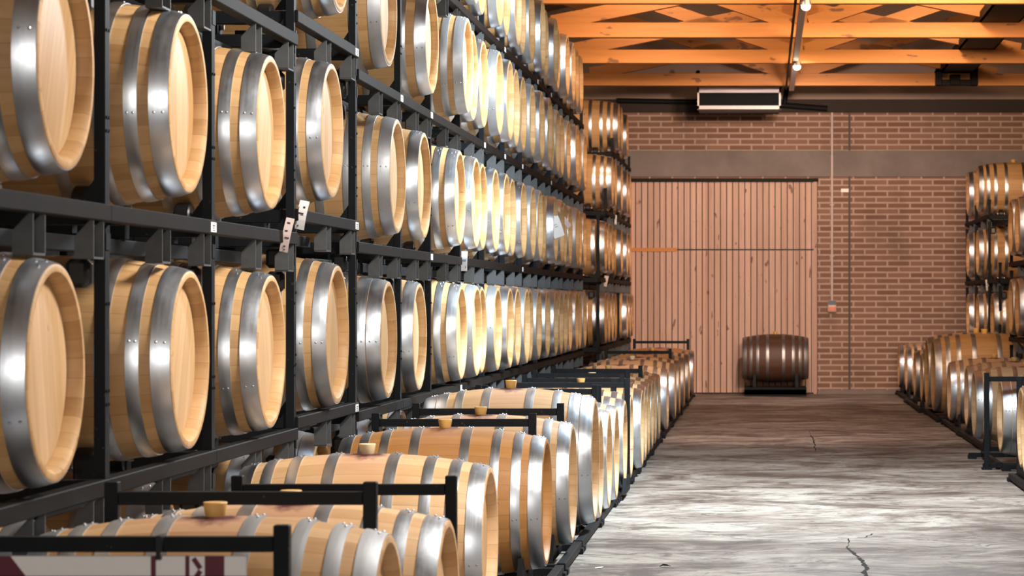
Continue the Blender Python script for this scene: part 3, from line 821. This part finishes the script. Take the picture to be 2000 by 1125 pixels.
obj('drop', MB().cyl((wx(1537), 0, wz(172)-wz(200)), (wx(1532), 0, -.03), .035, 12).mesh('drop', M['darksteel'], 40), pp)
cd = thing('conduit', 'thin pale conduit running down the brick pier right of the door', 'conduit', (wx(1625), YW-.025, wz(588)))
obj('tube', MB().cyl((0, 0, 0), (0, 0, wz(214)-wz(588)), .016, 12).mesh('tube', M['conduit'], 40), cd)
for py in (300, 400, 500): obj('clip', MB().box((0, .01, wz(py)-wz(588)), (.06, .03, .02)).mesh('clip', M['conduit']), cd)
sb = thing('socket_box', 'small blue and orange switch box at the foot of the conduit', 'socket', (wx(1625), YW-.04, wz(598)))
obj('case', MB().bb(-.06, .06, -.04, .04, -.085, .085).bevel(.008).mesh('case', M['conduit']), sb)
obj('cover', MB().bb(-.055, .055, -.05, -.038, .02, .08).bevel(.003).mesh('cover', M['blue']), sb)
obj('switch', MB().bb(-.05, .05, -.052, -.038, -.07, -.01).bevel(.003).mesh('switch', M['red']), sb)
pl = tag(obj('wall_plate', MB().bb(-.055, .055, -.01, .012, -.025, .025).mesh('wall_plate', M['casewhite']), None, (wx(1650), YW-.01, wz(372))), 'small white plate on the brick pier below the concrete band', 'plate')

# ------------------------------------------------------------------ lights
def area(name, loc, target, size, power, color, sy=None, shape=None, spread=None):
    l = bpy.data.lights.new(name, 'AREA'); l.energy = power; l.color = color; l.size = size
    if sy: l.shape = 'RECTANGLE'; l.size_y = sy
    if shape: l.shape = shape
    if spread: l.spread = spread
    o = bpy.data.objects.new(name, l); C.objects.link(o); o.location = loc
    o.rotation_euler = (Vector(target)-Vector(loc)).to_track_quat('-Z', 'Y').to_euler()
    return o
COOL = (.88, .95, 1.0); NEU = (1.0, .97, .95); WARM = (1.0, .50, .26)
def spot(name, loc, target, power, color, size, blend=.6, r=.06):
    l = bpy.data.lights.new(name, 'SPOT'); l.energy = power; l.color = color; l.spot_size = math.radians(size); l.spot_blend = blend; l.shadow_soft_size = r
    o = bpy.data.objects.new(name, l); C.objects.link(o); o.location = loc
    o.rotation_euler = (Vector(target)-Vector(loc)).to_track_quat('-Z', 'Y').to_euler()
NEU = (1.0, .93, .84)
area('daylight_doorway', (1.8, -5.0, 2.4), (-.3, 12, 1.4), 3.4, 400, NEU, 3.0)
area('aisle_lamp_mid', (.9, 16.8, 4.15), (-1.9, 17.2, 1.7), .9, 820, (.80, .93, 1.0), shape='DISK')
area('aisle_lamp_near', (1.1, 9.0, 4.2), (-1.2, 9.2, 1.0), .9, 370, NEU, shape='DISK')
for x in (1.5, 3.0):
    area('warm_lamp', (x, 18.5, 4.05), (.6, 32, 5.0), .6, 85, (1.0, .64, .40), shape='DISK', spread=math.radians(55))
spot('channel_lamp', (XM, 31.3, 4.13), (.6, 38, 1.2), 1330, (1.0, .72, .64), 80, .8)
spot('channel_lamp', (XM, 24.9, 4.12), (-.1, 26.5, 0), 480, (1.0, .74, .62), 72, .8)
for (yy, zz, p) in ((24.0, 4.75, 60), (27.3, 4.85, 55), (30.4, 4.95, 45)):
    for x in (XM-1.6, XM+1.6): area('truss_fill', (x, yy, zz), (x, 40, zz+.3), .3, p*.8, (1.0, .68, .46))  # unseen fill lights, added to brighten the truss webs
w = bpy.data.worlds.new('World'); bpy.context.scene.world = w; w.use_nodes = True
w.node_tree.nodes['Background'].inputs[0].default_value = (.9, .92, 1, 1)
w.node_tree.nodes['Background'].inputs[1].default_value = .16

# ------------------------------------------------------------------ camera
cam = bpy.data.cameras.new('Camera'); co = bpy.data.objects.new('Camera', cam); C.objects.link(co)
co.location = (0, 0, H); co.rotation_euler = (PI/2, 0, 0)
cam.sensor_width = 36; cam.sensor_fit = 'HORIZONTAL'; cam.lens = 36*F/2000
cam.shift_x = -.245; cam.shift_y = (590-562.5)/2000
cam.clip_end = 200
cam.dof.use_dof = True; cam.dof.focus_distance = 14.0; cam.dof.aperture_fstop = 8.0
sc = bpy.context.scene
sc.camera = co
sc.view_settings.view_transform = 'Standard'; sc.view_settings.look = 'None'
sc.view_settings.exposure = 0.0; sc.view_settings.gamma = 1.0
